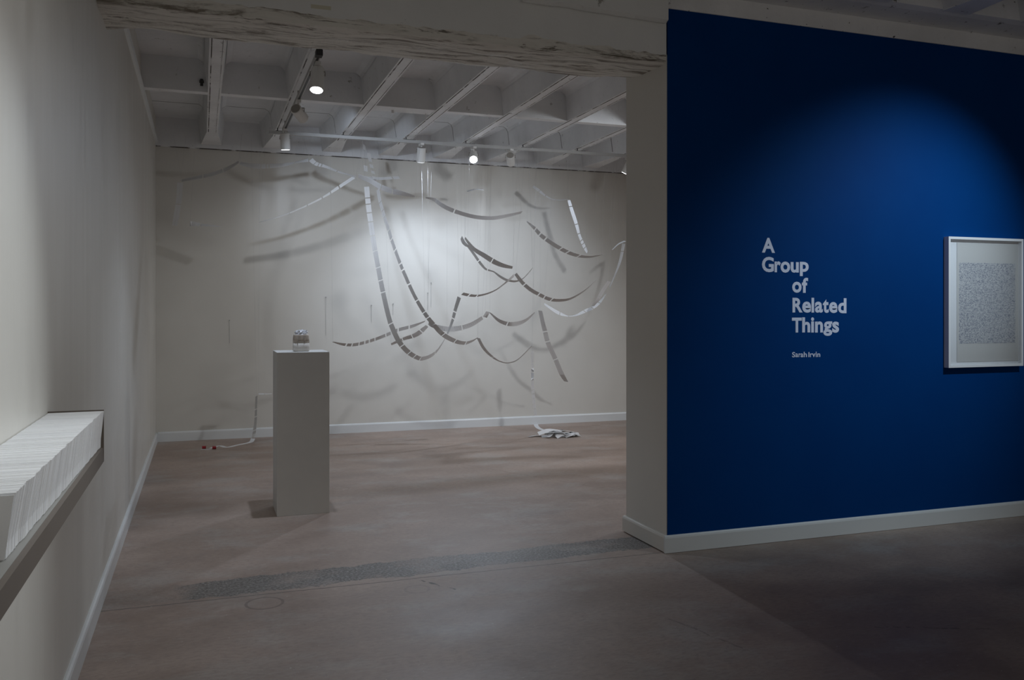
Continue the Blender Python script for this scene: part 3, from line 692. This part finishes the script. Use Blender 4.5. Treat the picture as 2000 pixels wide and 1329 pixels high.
# tails that reach the floor
gp = None
strip('pale strip trailing down to the tangle on the floor', [(1039.5,688,5),(1040,720,5),(1040,750,5.5),(1043,786,6),(1046,812,6.5)], [9.3, 9.35], threads=1, seg=(.1, .2))
def floor_strip(label, pts, name='paper_strip', hover=.0, group='paper strips trailing on the floor', mid_z=None, tilt=None, wid=W):
    """pts: world points (x, y, z); width lies flat on the floor"""
    S = catmull(pts, 8); pos = [Vector(s) for s in S]; b = MB(); vs = []; 
    for i, p in enumerate(pos):
        T = (pos[min(i+1, len(pos)-1)]-pos[max(i-1, 0)]).normalized(); s_ = T.cross(Vector((0, 0, 1)))
        if s_.length < .1: s_ = Vector((1, 0, 0))
        s_.normalize(); s_ = (s_+Vector((0, 0, (tilt or 0)*math.sin(i*.35)))).normalized()
        nn = s_.cross(T).normalized()*.0004
        vs += [p-s_*wid/2-nn, p+s_*wid/2-nn, p+s_*wid/2+nn, p-s_*wid/2+nn]
    k_ = len(pos)-1; fs = [(0, 1, 2, 3), tuple(k_*4+i for i in (3, 2, 1, 0))]
    for i in range(k_):
        for e in range(4): fs.append((i*4+e, i*4+(e+1)%4, (i+1)*4+(e+1)%4, (i+1)*4+e))
    b.add(vs, fs); zmin = min(v[2] for v in b.v)
    b.v = [(x, y, z-zmin+hover) for x, y, z in b.v]
    c = pos[len(pos)//2]; o = b.build(name, M['paper'], loc=(c.x, c.y, 0)); return tag(o, label, 'paper strip', group)
def fl(px, py, z=.001): p = floor_at(px, py, z); return (p.x, p.y, p.z)
floor_strip('flat strip on the floor leading into the white tangle by the rear wall', [fl(1046,828), fl(1049,834), fl(1057,839), fl(1076,844.5)])
floor_strip('long strip lying across the floor toward the red spools', [fl(494,857), fl(489,864), fl(464,869.6), fl(443,874), fl(428,871), fl(412,876)], wid=.045)
floor_strip('short flat strip end lying between the red spools', [fl(392,878), fl(404,878.5), fl(420,877)], wid=.03)
strip('pale strip dropping vertically to the floor left of the plinth', [(501,774,4),(500,800,4),(499,825,5),(496,848,6),(494,855,6)], [9.55, 9.45, 9.30], threads=1, seg=(.08, .16))
strip('tiny horizontal strip tied at the plinth\'s left edge', [(505,770,3),(517,770,3),(523,769.8,1.5),(531,769.6,1.2)], [9.5, 9.5], threads=1, cuts=[.45])
# tangle pile : a heap nobody could count
b = MB(); rnd = random.Random(4); c0 = floor_at(1092, 853)
for q in range(26):
    rx = rnd.gauss(0, .10); ry = rnd.gauss(0, .07); th = rnd.uniform(-1, 1)*1.3
    Ls = rnd.uniform(.07, .16); pts = []
    zb = .004+abs(rnd.gauss(0, .030))*max(0, 1-abs(rx)/.25)
    for i in range(7):
        u = i/6-.5; bend = rnd.uniform(-.2, .2) if i == 0 else bend
        pts.append((c0.x+rx+math.cos(th+bend*u)*u*Ls*2, c0.y+ry+math.sin(th+bend*u)*u*Ls*1.2, zb+.030*math.cos(u*math.pi)*rnd.uniform(.7, 1)*(1 if q % 3 else .3)))
    pos = [Vector(p) for p in catmull(pts, 3)]; vs = []
    tw = rnd.uniform(-.8, .8)
    for i, p in enumerate(pos):
        T = (pos[min(i+1, len(pos)-1)]-pos[max(i-1, 0)]).normalized(); s_ = T.cross(Vector((0, 0, 1))).normalized()
        s_ = (s_+Vector((0, 0, tw*(1 if q % 2 else .2)))).normalized(); nn = s_.cross(T)*.0004
        for v in (p-s_*.026-nn, p+s_*.026-nn, p+s_*.026+nn, p-s_*.026+nn): vs.append((v.x, v.y, max(v.z, .001+.0008*(q % 5))))
    k_ = len(pos)-1; fs = []
    for i in range(k_):
        for e in range(4): fs.append((i*4+e, i*4+(e+1)%4, (i+1)*4+(e+1)%4, (i+1)*4+e))
    b.add(vs, fs)
o = b.build('paper_tangle', M['paper'], loc=(c0.x, c0.y, 0)); tag(o, 'heap of tangled white paper strip on the floor near the rear wall', 'paper pile', kind='stuff')
# red spools
for i, (px, py, lab) in enumerate(((398.5, 877.5, 'left of the two small dark red spools on the floor'), (418.5, 878, 'right of the two small dark red spools on the floor'))):
    c = floor_at(px, py)
    r = empty('thread_spool', c, lab, 'spool', 'red spools on the floor')
    b = MB(); b.tube([(c.x-.016, c.y, .0165), (c.x+.016, c.y, .0165)], .014, 16); part(b, 'wound_thread', M['red'], r)
    for sg in (-1, 1):
        b = MB(); b.tube([(c.x+sg*.016, c.y, .0165), (c.x+sg*.0185, c.y, .0165)], .0162, 16); part(b, 'rim', M['red'], r)
# pins with thread ends
for (px, py, py2, lab) in ((448, 626, 671, 'pin with a drooping thread left of the plinth bundle'), (725, 597, 630, 'pin with thread left of the longest loop'),
        (767.5, 594, 616, 'pin with thread just inside the longest loop'), (835, 573, 606, 'lower pin with thread right of the second loop'), (841.5, 553, 600, 'upper pin with thread right of the second loop'),
        (636, 581, 655, 'pin with long thread right of the plinth bundle')):
    p = at(px, py, YB-.001); q = at(px+.4, py2, YB-.004)
    r = empty('wall_pin', p, lab, 'pin', 'pins in the rear wall')
    b = MB(); b.tube([p, p-Vector((0, .012, 0))], .0025, 8); b.tube([p-Vector((0, .012, 0)), p-Vector((0, .015, 0))], .006, 10); part(b, 'pin_head', M['pin'], r)
    b = MB(); b.tube([p-Vector((0, .008, 0)), q], .0014, 4); part(b, 'thread', M['thread'], r)
# ceiling oddments
p = Vector((.10+.643*2+.3, 7.86, 3.245))
b = MB(); b.box(1.425, 1.99, 7.70, 7.82, 3.202, 3.25); b.tube([(1.62, 7.76, 3.204), (1.62, 7.76, 3.175)], .012, 8); b.tube([(1.93, 7.78, 3.204), (1.93, 7.78, 3.135)], .006, 8)
o = b.build('bracket_box', M['rib']); tag(o, 'white painted bracket box crossing a coffer behind the cross rib', 'bracket')
b = MB(); b.tube([(.0, 7.60, 3.30), (.0, 7.60, 3.245)], .012, 8); b.tube([(-.018, 7.60, 3.28), (.018, 7.60, 3.28)], .012, 8)
o = b.build('pipe_stub', M['black']); tag(o, 'small dark fitting in the first coffer beside the left rib', 'ceiling fitting')
b = MB(); b.tube([(.83+.012*math.cos(a_), 5.5, 3.185+.014*math.sin(a_)) for a_ in [math.pi*(.1-1.2*k/10) for k in range(11)]], .003, 6)
o = b.build('ceiling_hook', M['black']); tag(o, 'small open hook on the rib just behind the beam', 'hook')

# ------------------------------------------------------------ world and camera
w = bpy.data.worlds.new('w'); SC.world = w; w.use_nodes = True
bg = w.node_tree.nodes['Background']; bg.inputs[0].default_value = (.88, .84, .79, 1); bg.inputs[1].default_value = .33
cam = bpy.data.cameras.new('camera'); co = bpy.data.objects.new('camera', cam); COL.objects.link(co); SC.camera = co
cam.sensor_width = 36; cam.lens = F/2000*36; cam.shift_y = -(664.5-HY)/2000; cam.clip_start = .01
co.location = (0, 0, H); co.rotation_euler = (math.radians(90), 0, -A)
SC.view_settings.view_transform = 'Standard'; SC.view_settings.look = 'None'; SC.view_settings.exposure = 0; SC.view_settings.gamma = 1
SC.cycles.use_denoising = True
SC.cycles.max_bounces = 8; SC.cycles.diffuse_bounces = 5
